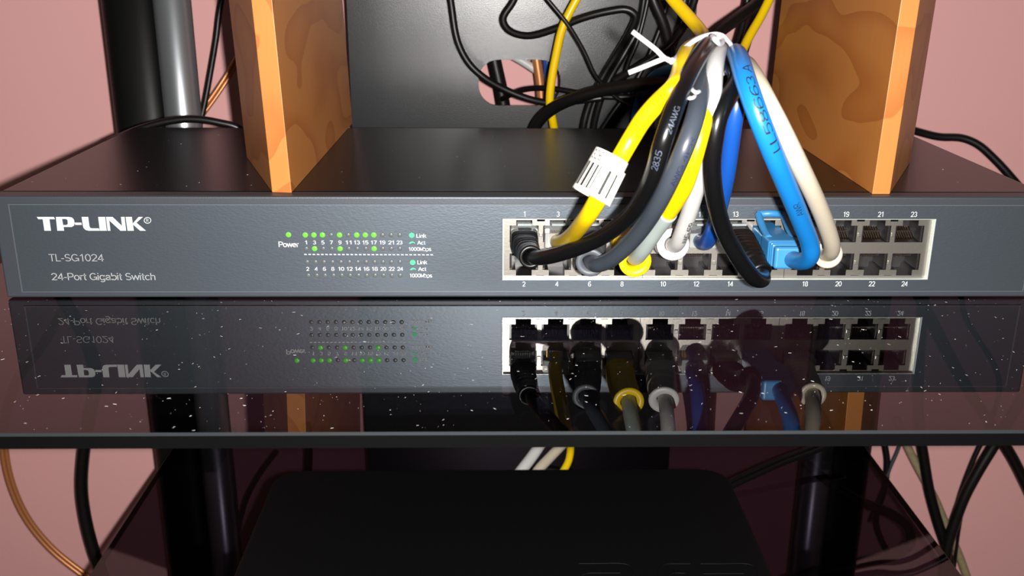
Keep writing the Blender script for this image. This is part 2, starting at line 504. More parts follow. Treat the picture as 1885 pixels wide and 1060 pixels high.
# ---------------------------------------------------------------- the glass stand
SX = 5                      # its centre line
SHELF_HW, SH_F, SH_B = 252, -126.3, 266
stand = empty('tv_stand', (SX, 200, FLOOR), 'black stand with tinted glass shelves, silver side tubes and steel spine', 'stand')
def glass_shelf(ztop, th=5.4):
    ch = .9
    pts = rounded_rect(SX - SHELF_HW, SX + SHELF_HW, SH_F, SH_B, 14, 5)
    pin = rounded_rect(SX - SHELF_HW + ch, SX + SHELF_HW - ch, SH_F + ch, SH_B - ch, 13, 5)
    n = len(pts); V = []
    V += [(x, y, ztop) for x, y in pin] + [(x, y, ztop - ch * .8) for x, y in pts] + [(x, y, ztop - th + ch * .5) for x, y in pts] + [(x, y, ztop - th) for x, y in pin]
    F = [tuple(range(n)), tuple(3 * n + i for i in reversed(range(n)))]; fm = [0, 0]
    for r in range(3):
        for i in range(n):
            j = (i + 1) % n
            F.append((r * n + i, (r + 1) * n + i, (r + 1) * n + j, r * n + j)); fm.append(1 if r else 2)
    return obj('glass_shelf', V, F, 'glass', stand, mats=['edge', 'edge_top'], fmat=fm)
M['edge_top'] = mat('ground_glass_bevel', lin(38, 41, 44), .45, .3)
GZ = -.5
LOWZ = -201
glass_shelf(GZ); glass_shelf(LOWZ)
SPINE_Y = 290
v, f = plate_vf([(SX - 117, FLOOR + 12), (SX + 117, FLOOR + 12), (SX + 117, 330), (SX - 117, 330)],
                [list(reversed(rounded_rect(-24.5, 31.5, 39.7, 70.7, 13.5, 7)))], SPINE_Y, SPINE_Y + 2.2)
obj('spine_panel', v, f, 'spine', stand)
for s in (-1, 1):
    cx = SX + (257 if s > 0 else -262)
    ring = [(cx + 19.5 * math.copysign(abs(math.cos(a)) ** .75, math.cos(a)), 300 + 16 * math.copysign(abs(math.sin(a)) ** .75, math.sin(a))) for a in [2 * math.pi * k / 28 for k in range(28)]]
    n = len(ring)
    V = [(x, y, FLOOR + 12) for x, y in ring] + [(x, y, 420) for x, y in ring]
    F = [(i, (i + 1) % n, (i + 1) % n + n, i + n) for i in range(n)] + [tuple(range(n - 1, -1, -1)), tuple(range(n, 2 * n))]
    po = obj('post', V, F, 'post', stand, smooth=True)
    tx = SX + s * 232.5
    V, F = tube_vf([Vector((tx, 290, FLOOR + 12)), Vector((tx, 290, 420))], 12.3, 32)
    obj('silver_tube', V, F, 'tube', stand, smooth=True)
    for zz in (GZ, LOWZ):            # brackets carrying the glass
        v, f = box_vf(tx - 16, tx + 16, 236, 296, zz - 13, zz - 5.6)
        obj('shelf_bracket', v, f, 'post', stand, bevel=1.5)
pts = rounded_rect(SX - 300, SX + 300, -150, 330, 30, 6)
V = [(x, y, FLOOR) for x, y in pts] + [(x, y, FLOOR + 12) for x, y in pts]; n = len(pts)
obj('base_plate', V, [tuple(reversed(range(n))), tuple(range(n, 2 * n))] + [(i, (i + 1) % n, (i + 1) % n + n, i + n) for i in range(n)], 'post', stand)

# ---------------------------------------------------------------- network switch
DP = 170.4
sw = empty('network_switch', (0, 0, 0), 'grey rack network switch with port rows lying on the glass shelf', 'network switch')
# port geometry (mm)
COLX = [-1.35, 12.62, 26.6, 40.4, 57.95, 72.1, 86.6, 100.65, 118.65, 132.9, 147.25, 161.3]
BX = [(-10.0, 49.15), (49.35, 109.6), (109.8, 170.4)]
FZ0, FZ1 = 8.5, 34.2
HX0, HX1, HZ0, HZ1 = -10.4, 170.9, 8.1, 34.6
TOPROW = (24.0, 31.3, 33.6); BOTROW = (19.1, 11.8, 9.3)      # inner edge, outer edge, notch end
inhole = lambda x, z: HX0 < x < HX1 and HZ0 < z < HZ1
v, f = grid_plate([-220, HX0, HX1, 220], [0, HZ0, HZ1, 44], lambda x, z: not inhole(x, z), 0, 9)
obj('front_bezel', v, f, 'bezel', sw, bevel=.9, segs=3)
# steel cover, open at the front
x0, x1, y0, y1, z0, z1 = -220, 220, 9.3, DP, 0, 44
V = [(x0, y0, z0), (x1, y0, z0), (x1, y0, z1), (x0, y0, z1), (x0, y1, z0), (x1, y1, z0), (x1, y1, z1), (x0, y1, z1)]
F = [(3, 2, 6, 7), (0, 4, 5, 1), (0, 3, 7, 4), (1, 5, 6, 2), (4, 7, 6, 5)]
obj('steel_cover', V, F, 'chassis', sw, bevel=1.0, segs=3)
v, f = grid_plate([-213, HX0, HX1, 213], [2.7, HZ0, HZ1, 40.7], lambda x, z: not inhole(x, z), -.5, -.02)
obj('face_panel', v, f, 'panel', sw, bevel=.3, segs=2)
v, f = grid_plate([-213.1, -212.6, 212.6, 213.1], [2.6, 2.95, 40.35, 40.8], lambda x, z: not (abs(x) < 212.6 and 2.95 < z < 40.35), -.62, -.01)
obj('panel_edge', v, f, 'panel_edge', sw)  # thin added ring that paints the bright line round the face panel
t = .38
v, f = grid_plate([HX0 - .02, HX0 + t, HX1 - t * 1.6, HX1 + .02], [HZ0 - .02, HZ0 + t * .6, HZ1 - t * .4, HZ1 + .02],
                  lambda x, z: not (HX0 + t < x < HX1 - t * 1.6 and HZ0 + t * .6 < z < HZ1 - t * .4), -.56, 6)
obj('port_liner', v, f, 'liner', sw)
for sx in (-1, 1):
    for yy in (14, 150):
        V, F = tube_vf([Vector((sx * 195, yy, -.5)), Vector((sx * 195, yy, 0))], 7, 18)
        obj('rubber_foot', V, F, 'rubber', sw)

# metal shields, three banks of 2 x 4 openings
SY = 1.3
PW, NW = 6.05, 3.35                      # half widths of opening and latch notch
for bi, (bx0, bx1) in enumerate(BX):
    cols = COLX[bi * 4:bi * 4 + 4]
    xs = {bx0, bx1}
    for c in cols: xs |= {c - PW, c - NW, c + NW, c + PW}
    for a, b in zip(cols, cols[1:]):
        mm_ = (a + b) / 2; xs |= {mm_ - 1.65, mm_ + 1.65}
    xs = sorted(xs)
    zs = sorted([FZ0, FZ1, FZ1 - 1.1, FZ0 + 1.0, *TOPROW, *BOTROW])
    def solid(x, z, cols=cols):
        for a, b in zip(cols, cols[1:]):
            mm_ = (a + b) / 2
            if abs(x - mm_) < 1.65 and z > FZ1 - 1.1: return False
            if abs(x - mm_) < 1.65 and FZ0 + 1.0 > z > FZ0 + .8: return False
        for c in cols:
            dx = abs(x - c)
            if TOPROW[0] < z < TOPROW[1] and dx < PW: return False
            if TOPROW[1] < z < TOPROW[2] and dx < NW: return False
            if BOTROW[1] < z < BOTROW[0] and dx < PW: return False
            if BOTROW[2] < z < BOTROW[1] and dx < NW: return False
        return True
    v, f = grid_plate(xs, zs, solid, SY, SY + .5)
    bank = obj('port_shield', v, f, 'shield', sw)
    for c0, c1 in zip(cols, cols[1:]):
        mm_ = (c0 + c1) / 2
        for z_ in (27.4, 15.2):                         # small sprung ground tabs on the dividers
            v, f = box_vf(mm_ - .8, mm_ + .8, SY - .45, SY, z_ - .9, z_ + .9)
            obj('ground_tab', v, f, 'shield', bank, bevel=.2)
# jack bodies
USED = {1, 3, 5, 7, 9, 11, 13, 15, 17}
def jack_vf(top):
    s = 1 if top else -1
    zi, zo, zn = (TOPROW if top else BOTROW)
    D = 13.5
    V, F = [], []
    prof = [(-PW - .25, zi - .25 * s), (PW + .25, zi - .25 * s), (PW + .25, zo + .25 * s), (NW + .2, zo + .25 * s), (NW + .2, zn + .2 * s), (-NW - .2, zn + .2 * s), (-NW - .2, zo + .25 * s), (-PW - .25, zo + .25 * s)]
    n = len(prof)
    V = [(x, SY + .5, z) for x, z in prof] + [(x, SY + D, z) for x, z in prof]
    F = [(i, (i + 1) % n, (i + 1) % n + n, i + n) for i in range(n)] + [tuple(range(n, 2 * n))]
    # inner steps of the moulding
    parts = [(V, F)]
    parts.append(box_vf(-PW, -PW + .9, SY + 1.2, SY + D, min(zi, zo), max(zi, zo)))
    parts.append(box_vf(PW - .9, PW, SY + 1.2, SY + D, min(zi, zo), max(zi, zo)))
    zc = zi + 3.2 * s
    parts.append(box_vf(-PW + .9, PW - .9, SY + 7.5, SY + D, min(zi, zc), max(zi, zc)))
    return join_vf(parts)
def contacts_vf(top):
    s = 1 if top else -1
    zi, zo, zn = (TOPROW if top else BOTROW)
    parts = []
    for k in range(8):
        x = (k - 3.5) * 1.02
        a = Vector((x, SY + 3.0, zi + .5 * s)); b = Vector((x, SY + 10.5, zi + 4.2 * s))
        parts.append(tube_vf([a, b], .24, 5))
    return join_vf(parts)
jm = {}
for row, top in ((0, True), (1, False)):
    for ci, cx in enumerate(COLX):
        num = ci * 2 + 1 + row
        jo = empty('port', (cx, 0, 0)); jo.parent = sw; jo.location = Vector((cx * .001, 0, 0))
        if row not in jm:
            v, f = jack_vf(top); b1 = obj('jack_body', [(q[0] + cx, q[1], q[2]) for q in v], f, 'jack', jo)
            v, f = contacts_vf(top); b2 = obj('jack_contacts', [(q[0] + cx, q[1], q[2]) for q in v], f, 'gold', jo)
            jm[row] = (b1, b2)
        else:
            for b in jm[row]:
                c = b.copy(); COL.objects.link(c); c.parent = jo

# printing on the face --------------------------------------------------
YP = -.62
def z7(pts): return [(50 + x / 7.312, 385 + y / 7.312) for x, y in pts]
logo = [
    [[(127, 103), (360, 103), (375, 135), (300, 135), (322, 290), (232, 290), (208, 135), (150, 135)]],
    [[(385, 103), (560, 103), (605, 112), (630, 140), (640, 190), (630, 222), (600, 240), (492, 240), (498, 290), (405, 290)],
     [(470, 132), (485, 212), (525, 212), (546, 200), (543, 150), (525, 132)]],
    [[(640, 180), (730, 180), (736, 212), (646, 212)]],
    [[(732, 103), (822, 103), (838, 225), (848, 248), (870, 257), (965, 257), (978, 290), (830, 290), (790, 282), (762, 258), (752, 235)]],
    [[(955, 103), (1050, 103), (1073, 290), (978, 290)]],
    [[(1060, 103), (1150, 103), (1275, 222), (1262, 103), (1312, 103), (1333, 290), (1255, 290), (1105, 152), (1122, 290), (1083, 290)]],
    [[(1325, 103), (1410, 103), (1421, 192), (1500, 103), (1560, 103), (1472, 182), (1600, 290), (1520, 290), (1425, 208), (1437, 290), (1350, 290)]],
]
parts = [poly_flat('l', [z7(lp) for lp in lt], 'print', sw, YP) for lt in logo]
def ring_pts(cx, cy, r, n=20): return [(cx + r * math.cos(2 * math.pi * k / n), cy + r * .88 * math.sin(2 * math.pi * k / n)) for k in range(n)]
parts.append(poly_flat('l', [z7(ring_pts(1620, 150, 50)), z7(ring_pts(1620, 150, 40))], 'print', sw, YP))
V, F = join_vf(parts)
obj('logo_print', V, F, 'print', sw)
face_text('registered_print', 'R', 269.4, 273.6, 408.3, 402.6, sw, bold=.01)
face_text('model_print', 'TL-SG1024', 91, 191.5, 481, 467.5, sw, 'print_dim', bold=-.006)
face_text('model_print', '24-Port Gigabit Switch', 95, 286.5, 515.5, 502.5, sw, 'print_dim', bold=.0)
face_text('power_print', 'Power', 513, 550.5, 454.6, 444.8, sw, bold=.02)
for i in range(12):
    for row, (vb, vt) in enumerate(((449.6, 442.8), (498.2, 491.4))):
        n = 2 * i + 1 + row
        uc = (563.5 + 15.62 * i) if row == 0 else (566.5 + 15.45 * i)
        w = 2.0 if n == 1 else (3.0 if n < 10 else 5.7)
        face_text('led_number', str(n), uc - w, uc + w, vb, vt, sw, bold=.02)
for dx, a, b, c, d in ((0, 433, 437.0, 446.4, 461.7), (1.7, 483, 485.8, 494.9, 510.4)):
    V, F = poly_flat('d', [[(758 + dx + 5 * math.cos(k * math.pi / 8), a + 4.6 * math.sin(k * math.pi / 8)) for k in range(16)]], 'print_green', sw, YP)
    obj('legend_dot', V, F, 'print_green', sw)
    V, F = poly_flat('d', [[(752.5 + dx, c + 2), (755 + dx, c - 1), (759 + dx, c - 2.2), (763 + dx, c - .5), (764.5 + dx, c + 1.8), (760 + dx, c + .2), (756 + dx, c + 2)]], 'print_green', sw, YP)
    obj('legend_dash', V, F, 'print_green', sw)
    face_text('legend_print', 'Link', 766.5 + dx, 785 + dx, b + .4, b - 6.6, sw, bold=.02)
    face_text('legend_print', 'Act', 768 + dx, 783 + dx, c + 3.6, c - 3.4, sw, bold=.02)
    face_text('legend_print', '1000Mbps', 752.3 + dx, 794 + dx, d, d - 6.8, sw, bold=.02)
parts = []
for k in range(31):
    u = 559.5 + k * 7.75; vv = 468.2 + .8 * k / 30
    parts.append(poly_flat('d', [[(u, vv - 1), (u + 4.8, vv - 1), (u + 5.6, vv + 1), (u + .8, vv + 1)]], 'print', sw, YP))
V, F = join_vf(parts); obj('dashed_line_print', V, F, 'print', sw)
for ci, cx in enumerate(COLX):
    for row, zc in ((0, 36.7), (1, 6.2)):
        n = 2 * ci + 1 + row
        v, f = text_tris(str(n), .012)
        xs = [q[0] for q in v]; mid = (min(xs) + max(xs)) / 2; k = 2.2 / .7
        obj('port_number', [(cx + (q[0] - mid) * k, YP, zc - 1.1 + q[1] * k) for q in v], f, 'print', sw)
# LEDs: little domes standing in the panel
def dome_vf(c, r):
    V, F = [], []
    n = 14
    rings = [(1.0, 0), (.92, -.25), (.68, -.42), (.35, -.52)]
    for rr, dy in rings:
        for k in range(n):
            a = 2 * math.pi * k / n
            V.append((c[0] + r * rr * math.cos(a), c[1] + dy * .6, c[2] + r * rr * math.sin(a)))
    for i in range(len(rings) - 1):
        for k in range(n): F.append((i * n + k, i * n + (k + 1) % n, (i + 1) * n + (k + 1) % n, (i + 1) * n + k))
    F.append(tuple((len(rings) - 1) * n + k for k in range(n)))
    return V, F
led_mesh = {}
def led(u, v_, lit, small):
    c = P(u, v_, -.5)
    key = (lit, small)
    if key not in led_mesh:
        V, F = dome_vf((0, -.0, 0), 1.12 if lit else .95)
        o = obj('led', V, F, 'led_on' if lit else 'led_off', None, smooth=True)
        o.parent = sw
        led_mesh[key] = o.data
        # mesh was built around the switch origin; shift by moving the object
        for vv in o.data.vertices: vv.co -= W((0, 0, 0))
    else:
        o = bpy.data.objects.new('led', led_mesh[key]); COL.objects.link(o); o.parent = sw
    o.location = Vector((c.x, c.y, c.z)) * .001
    if lit: o['label'] = 'lit green indicator light'
led(531, 432, True, False)
lit = {0: {1, 3, 5, 9, 13, 15, 17}, 1: {3, 9, 17}}
for r, (ua, ub, vv) in enumerate(((562, 735.5, 432.4), (563.5, 735.8, 457.6), (565.2, 736, 482.2), (567.5, 736.5, 506.8))):
    for i in range(12):
        led(ua + (ub - ua) * i / 11, vv, (2 * i + 1) in lit.get(r, ()), False)

# ---------------------------------------------------------------- wooden blocks on the switch
def wooden_block(pl, lean, label, h=190):
    """plan outline pl at the switch top, leaning sideways by lean (mm per mm)"""
    z0 = 44
    cx = sum(p[0] for p in pl) / len(pl); cy = sum(p[1] for p in pl) / len(pl)
    r = empty('wooden_block', (cx, cy, z0), label, 'wooden block', 'pair of wooden blocks on the switch')
    n = len(pl)
    V = [(x, y, z0) for x, y in pl] + [(x + lean * h, y, z0 + h) for x, y in pl]
    F = [tuple(reversed(range(n))), tuple(range(n, 2 * n))] + [(i, (i + 1) % n, (i + 1) % n + n, i + n) for i in range(n)]
    obj('block_body', V, F, 'wood', r, bevel=.25, segs=2)
    return r
wooden_block([(-106.6, 7.0), (-98.3, 6.0), (-97.0, 185), (-135.5, 185), (-134.6, 82)], -.035,
             'tall orange wooden block with a slanted front corner standing left of the port cables')
wooden_block([(144.9, 5.0), (152.3, 5.0), (187.4, 72), (189, 185), (147.5, 185)], .028,
             'tall orange wooden block with a slanted front corner standing right of the blue cable')

# ---------------------------------------------------------------- patch cables
TZ = 28.0      # height of the upper port row
def clear_plug(parent, cx, wires=True):
    """transparent modular plug with its latch, partly out of the port"""
    v, f = box_vf(cx - 5.7, cx + 5.7, -9, 9, TZ - 3.7, TZ + 2.6)
    pl = obj('plug', v, f, 'clear', parent, bevel=.5)
    a = [(cx - 2.9, -8, TZ + 5.6), (cx + 2.9, -8, TZ + 5.6), (cx + 2.9, 7, TZ + 2.7), (cx - 2.9, 7, TZ + 2.7)]
    V = a + [(x, y, z + .9) for x, y, z in a]
    obj('latch', V, [(3, 2, 1, 0), (4, 5, 6, 7), (0, 1, 5, 4), (1, 2, 6, 5), (2, 3, 7, 6), (3, 0, 4, 7)], 'clear', pl)
    parts = []
    for k in range(8):
        x = cx + (k - 3.5) * 1.02
        parts.append(box_vf(x - .18, x + .18, 2, 8.6, TZ - 3.9, TZ - .5))
    v, f = join_vf(parts); obj('plug_contacts', v, f, 'gold', pl)
    return pl

def boot(parent, path, material, w0=(5.8, 4.0), w1=(4.6, 4.6), ribs=7, hole=3.0, collar=5.0):
    """tapering strain relief with ribs and an open collar at the end"""
    pts = smooth_path(catmull(path, 16), 2)
    n = len(pts); R = []
    for i in range(n):
        t = i / (n - 1)
        k = 1.0
        if .18 < t < .86: k = 1 + .055 * math.sin(2 * math.pi * ribs * (t - .18) / .68)
        R.append(((w0[1] * (1 - t) + w1[1] * t) * k, (w0[0] * (1 - t) + w1[0] * t) * k))
    d = (pts[-1] - pts[-2]).normalized()
    e = pts[-1]
    for off, r in ((.4, collar), (1.6, collar), (2.0, collar - .5), (2.0, hole + .25), (-3.5, hole + .1)):
        pts.append(e + d * off); R.append((r, r))
    fr_ref = (0, 0, 1)
    V, F = tube_vf_dir(pts, R, d)
    return obj('boot', V, F, material, parent, smooth=True)

def tube_vf_dir(pts, R, dlast, segs=28):
    # like tube_vf, but keeps the frame steady where the collar turns inwards
    n = len(pts); core = n - 5
    fr = frames(pts[:core], (0, 0, 1)); fr += [fr[-1]] * 5
    V, F = [], []
    for i, (p, (t, nn, b)) in enumerate(zip(pts, fr)):
        tt = min(i / core, 1); ex = 4.0 * (1 - tt) + 2.0 * tt
        ra, rb = R[i]
        for k in range(segs):
            a = 2 * math.pi * k / segs; c, s = math.cos(a), math.sin(a)
            c = math.copysign(abs(c) ** (2 / ex), c); s = math.copysign(abs(s) ** (2 / ex), s)
            V.append(p + nn * (ra * c) + b * (rb * s))
    for i in range(n - 1):
        for k in range(segs):
            k2 = (k + 1) % segs
            F.append((i * segs + k, i * segs + k2, (i + 1) * segs + k2, (i + 1) * segs + k))
    F.append(tuple(range(segs - 1, -1, -1)))
    return V, F

GRP = 'patch cables plugged into the upper port row'
def patch(cx, pts, r, material, label, name='patch_cable'):
    root = empty(name, (cx, -5, TZ), label, 'patch cable', GRP)
    path = px_path(pts, 10, 3)
    V, F = tube_vf(path, r, 18)
    obj('jacket', V, F, material, root, smooth=True)
    return root, path

def arc_at(path, v_):
    """arc length along the path where it passes image height v_ (last pass)"""
    acc = 0; hit = 0
    for i in range(1, len(path)):
        a, b = path[i - 1], path[i]
        def vv(p):
            d = p - CAM; return 530 - FPX * d.dot(UPV) / d.dot(FWD)
        va, vb = vv(a), vv(b); L = (b - a).length
        if (va - v_) * (vb - v_) <= 0: return acc + L * (va - v_) / (va - vb + 1e-9)
        acc += L
    return acc

# 1: black with ribbed black boot
r1, p1 = patch(COLX[0], [(968, 455, -22), (978, 472, -34), (1000, 474, -44), (1035, 466, -52), (1075, 452, -60), (1112, 434, -68), (1160, 396, -84), (1182, 364, -94), (1205, 314, -105), (1220, 262, -110), (1236, 215, -108), (1253, 170, -100), (1276, 122, -86), (1298, 88, -66), (1314, 76, -40), (1326, 88, 40), (1334, 120, 150), (1336, 190, 215), (1340, 270, 245), (1350, 400, 275)], 2.85, 'blk',
               'black patch cable with pale print looping from port 1')
clear_plug(r1, COLX[0])
boot(r1, [P(965, 437, -7), P(967, 452, -18), P(976, 471, -34)], 'blk_mat', (5.6, 4.2), (4.4, 4.4), 8, 2.9, 4.6)
wrapped_text('jacket_print', '24AWG', p1, 2.85, arc_at(p1, 246), 1.8, r1, 'ink_pale', side=.25, length=7.5, bold=-.012)
wrapped_text('jacket_print', '2835', p1, 2.85, arc_at(p1, 302), 2.0, r1, 'ink_pale', side=-.1, length=6.5, bold=-.012)
# 3: yellow, clear plug
r3, p3 = patch(COLX[1], [(1026, 437, 0), (1027, 446, -14), (1040, 443, -34), (1057, 429, -57), (1071, 412, -75), (1085, 393, -87), (1102, 364, -93), (1122, 325, -93), (1144, 286, -89), (1165, 250, -88), (1184, 220, -91), (1212, 188, -94), (1238, 164, -98), (1250, 142, -88), (1257, 115, -76), (1266, 94, -56), (1282, 82, -25), (1296, 72, 20), (1288, 55, 42), (1262, 25, 58), (1236, -5, 70), (1205, -50, 82)], 2.95, 'yel',
               'yellow patch cable wrapped with a white barcode label')
clear_plug(r3, COLX[1])
wrapped_text('jacket_print', 'E211302', p3, 2.95, arc_at(p3, 262), 1.8, r3, 'ink_faint', side=-.15, length=22, bold=-.01)
# 5: grey, ribbed boot
r5, p5 = patch(COLX[2], [(1089, 455, -20), (1088, 478, -36), (1098, 487, -46), (1120, 480, -54), (1142, 464, -62), (1164, 442, -70), (1188, 412, -80), (1214, 370, -92), (1238, 322, -100), (1260, 272, -103), (1276, 228, -100), (1286, 190, -93), (1293, 155, -82), (1300, 118, -62), (1310, 98, -36), (1322, 98, 20), (1318, 130, 110), (1300, 190, 200), (1285, 260, 240), (1285, 400, 275)], 3.0, 'gry',
               'slate grey patch cable with ribbed grey boot hanging before port 6')
clear_plug(r5, COLX[2])
boot(r5, [P(1089, 434, -7), P(1090, 456, -22), P(1087, 481, -38)], 'gry_boot', (5.8, 4.2), (4.8, 4.8), 8, 3.1, 5.6)
wrapped_text('jacket_print', 'AWG 4PR', p5, 3.0, arc_at(p5, 330), 1.6, r5, 'ink_navy', side=.45, length=15, bold=0)
# 7: yellow boot, pale grey lower sleeve, yellow jacket above
pts7 = [(1157, 446, -16), (1168, 474, -38), (1180, 464, -50), (1196, 440, -60), (1212, 417, -68), (1229, 395, -76), (1247, 368, -84), (1262, 340, -90), (1274, 305, -94), (1286, 262, -95), (1296, 222, -92), (1298, 190, -86), (1293, 160, -78), (1291, 132, -66), (1298, 112, -44), (1318, 108, 10), (1345, 116, 120), (1362, 103, 190), (1380, 66, 205), (1402, 28, 215), (1430, -30, 225)]
root7 = empty('patch_cable', (COLX[3], -5, TZ), 'yellow and pale grey patch cable leaving the yellow boot', 'patch cable', GRP)
path7 = px_path(pts7, 10, 3)
cut = 52
V, F = tube_vf(path7[cut - 2:], 2.7, 18); obj('jacket', V, F, 'yel', root7, smooth=True)
V, F = tube_vf(path7[:cut], 3.05, 18); tag(obj('sleeve', V, F, 'gry_l', root7, smooth=True), 'pale grey lower sleeve')
clear_plug(root7, COLX[3])
boot(root7, [P(1150, 436, -7), P(1155, 455, -22), P(1168, 479, -40)], 'yel', (5.8, 4.4), (5.4, 5.4), 6, 3.2, 6.2)
# 9: white
r9, p9 = patch(COLX[4], [(1229, 440, -14), (1240, 452, -30), (1248, 446, -42), (1255, 428, -50), (1267, 396, -60), (1278, 360, -70), (1288, 318, -80), (1297, 270, -88), (1305, 225, -90), (1311, 182, -88), (1314, 142, -80), (1318, 110, -66), (1324, 92, -44), (1332, 96, 0), (1330, 130, 100), (1318, 190, 190), (1300, 260, 240), (1298, 400, 275)], 2.95, 'wht',
               'white patch cable with white boot rising between yellow and black cables')
clear_plug(r9, COLX[4])
boot(r9, [P(1227, 434, -6), P(1231, 442, -16), P(1238, 449, -30)], 'wht', (6.0, 4.6), (6.0, 5.8), 4, 3.1, 6.3)
wrapped_text('jacket_print', 'AWG 4PR', p9, 2.95, arc_at(p9, 436), 1.8, r9, 'ink', side=.75, length=17)
# 11: royal blue, clear plug
r11, p11 = patch(COLX[5], [(1289, 434, 2), (1290, 444, -10), (1300, 446, -22), (1309, 432, -32), (1317, 408, -40), (1327, 370, -48), (1337, 325, -56), (1344, 275, -62), (1351, 222, -66), (1357, 185, -66), (1358, 150, -60), (1350, 125, -44), (1342, 118, 0), (1340, 145, 100), (1332, 200, 190), (1318, 270, 240), (1315, 400, 275)], 3.1, 'dbl',
                 'royal blue patch cable rising behind the black one')
clear_plug(r11, COLX[5])
# 13: black with ribbed boot bending down, U turn
r13, p13 = patch(COLX[6], [(1376, 462, -24), (1392, 492, -31), (1403, 507, -38), (1402, 515, -48), (1388, 511, -56), (1370, 490, -61), (1352, 462, -66), (1336, 432, -70), (1322, 392, -76), (1313, 345, -83), (1310, 300, -88), (1314, 260, -91), (1322, 218, -91), (1336, 186, -88), (1352, 160, -80), (1360, 138, -66), (1352, 118, -44), (1344, 125, 10), (1340, 160, 110), (1334, 220, 200), (1326, 280, 245), (1330, 400, 275)], 3.05, 'blk',
                 'black patch cable making a U-turn below port 13')
clear_plug(r13, COLX[6])
boot(r13, [P(1354, 432, -6), P(1366, 447, -15), P(1380, 470, -26), P(1396, 497, -33)], 'blk_mat', (5.6, 4.4), (4.6, 4.6), 9, 3.1, 4.9)
# 15: sky blue with boxy boot
r15, p15 = patch(COLX[7], [(1452, 474, -28), (1461, 478, -35), (1474, 481, -44), (1487, 477, -52), (1493, 464, -58), (1489, 442, -63), (1478, 414, -70), (1461, 372, -80), (1444, 332, -88), (1424, 285, -95), (1404, 235, -98), (1386, 187, -96), (1371, 143, -88), (1361, 110, -72), (1354, 98, -50), (1346, 104, -15), (1330, 122, 40), (1296, 132, 110), (1232, 128, 190), (1192, 155, 225), (1170, 220, 245), (1165, 400, 275)], 3.35, 'lbl',
                 'sky blue patch cable with black lettering and boxy blue plug')
cx = COLX[7]
sx = 3.5
def slab(x0, x1, y0, y1, z0, z1, name, material, parent, bev=.6, skew=0, drop=0):
    v, f = box_vf(x0, x1, y0, y1, z0, z1)
    v = [(x + skew * (-y) , y, z + drop * (-y)) for x, y, z in v]
    return obj(name, v, f, material, parent, bevel=bev, segs=3)
SK, DR = .02, 0
pl = slab(cx - 5.9, cx + 5.9, -16, 9, TZ - 4.0, TZ + 2.8, 'plug', 'lbl_boot', r15, .7, SK, DR)
for k, (ya, yb, g) in enumerate(((-26, -15, 0), (-28, -26.4, -.35), (-30, -28.4, -.6), (-34, -30.4, -1.0))):
    slab(cx - 6.9 - g * .4, cx + 6.9 + g * .4, ya, yb, TZ - 5.4 - g * .4, TZ + 4.4 + g * .4, 'boot', 'lbl_boot', r15, 1.2, SK, DR)
for s in (-1, 1):                        # hoop guarding the latch
    path = [Vector((cx + s * 5.0 + SK * 20, -20, TZ + 3.4)), Vector((cx + s * 5.2 + SK * 12, -12, TZ + 5.2)), Vector((cx + s * 5.2 + SK * 5, -5, TZ + 8.0)), Vector((cx + s * 5.0, -2.5, TZ + 9.2))]
    V, F = tube_vf(smooth_path(catmull(path, 6), 1), 1.5, 12); obj('latch_guard', V, F, 'lbl_boot', r15, smooth=True)
V, F = tube_vf([Vector((cx - 5.6, -2.5, TZ + 9.2)), Vector((cx, -2.3, TZ + 9.5)), Vector((cx + 5.6, -2.5, TZ + 9.2))], 1.5, 12)
obj('latch_guard', V, F, 'lbl_boot', r15, smooth=True)
wrapped_text('jacket_print', 'LL58663 A', p15, 3.35, arc_at(p15, 272), 2.7, r15, 'ink', side=.45, bold=-.004, length=29)
wrapped_text('jacket_print', 'AWR', p15, 3.35, arc_at(p15, 384), 2.3, r15, 'ink', side=.15, bold=-.004, length=8)
# 17: cream
r17, p17 = patch(COLX[8], [(1508, 445, -14), (1522, 466, -32), (1530, 463, -44), (1531, 448, -52), (1520, 412, -64), (1503, 370, -76), (1482, 325, -86), (1460, 280, -92), (1436, 232, -94), (1414, 190, -92), (1396, 155, -84), (1382, 130, -70), (1370, 116, -44), (1358, 122, 0), (1350, 160, 100), (1342, 220, 190), (1338, 280, 240), (1345, 400, 275)], 3.05, 'crm',
                 'cream patch cable outermost on the right, ending beside port 19')
clear_plug(r17, COLX[8])
boot(r17, [P(1494, 434, -6), P(1506, 448, -18), P(1523, 467, -33)], 'crm', (5.8, 4.4), (5.0, 5.0), 5, 3.2, 5.5)

# white barcode label around the yellow cable
ia = None
def sample(path, s):
    acc = 0
    for i in range(1, len(path)):
        L = (path[i] - path[i - 1]).length
        if acc + L >= s:
            return path[i - 1].lerp(path[i], (s - acc) / L), (path[i] - path[i - 1]).normalized()
        acc += L
    return path[-1], (path[-1] - path[-2]).normalized()
sA, sB = arc_at(p3, 369), arc_at(p3, 283)
A, tA = sample(p3, sA); B, tB = sample(p3, sB)
lab = empty('barcode_label', A, 'white wrap-around barcode label on the yellow cable', 'label')
vd = (A - CAM).normalized(); ax = (B - A); ax = (ax - vd * ax.dot(vd)).normalized(); ax = (ax + vd * .05).normalized(); toc = (CAM - A); toc = (toc - ax * toc.dot(ax)).normalized(); sd = ax.cross(toc)
leftward = sd if (sd.dot(RGT) < 0) else -sd
LC = A + leftward * 2.6 + toc * 2.2      # loose sleeve hangs a little to the left of the cable
LL = 14.6
RA, RB = 5.8, 5.3                        # oval: wide across the view, shallow towards it
def lab_pt(h, ang, off=0):
    c = LC + ax * h
    k = 1 + .10 * (1 - h / LL)
    return c + leftward * ((RA * k + off) * math.sin(ang)) + toc * ((RB * k + off) * math.cos(ang))
NS = 40
V, F = [], []
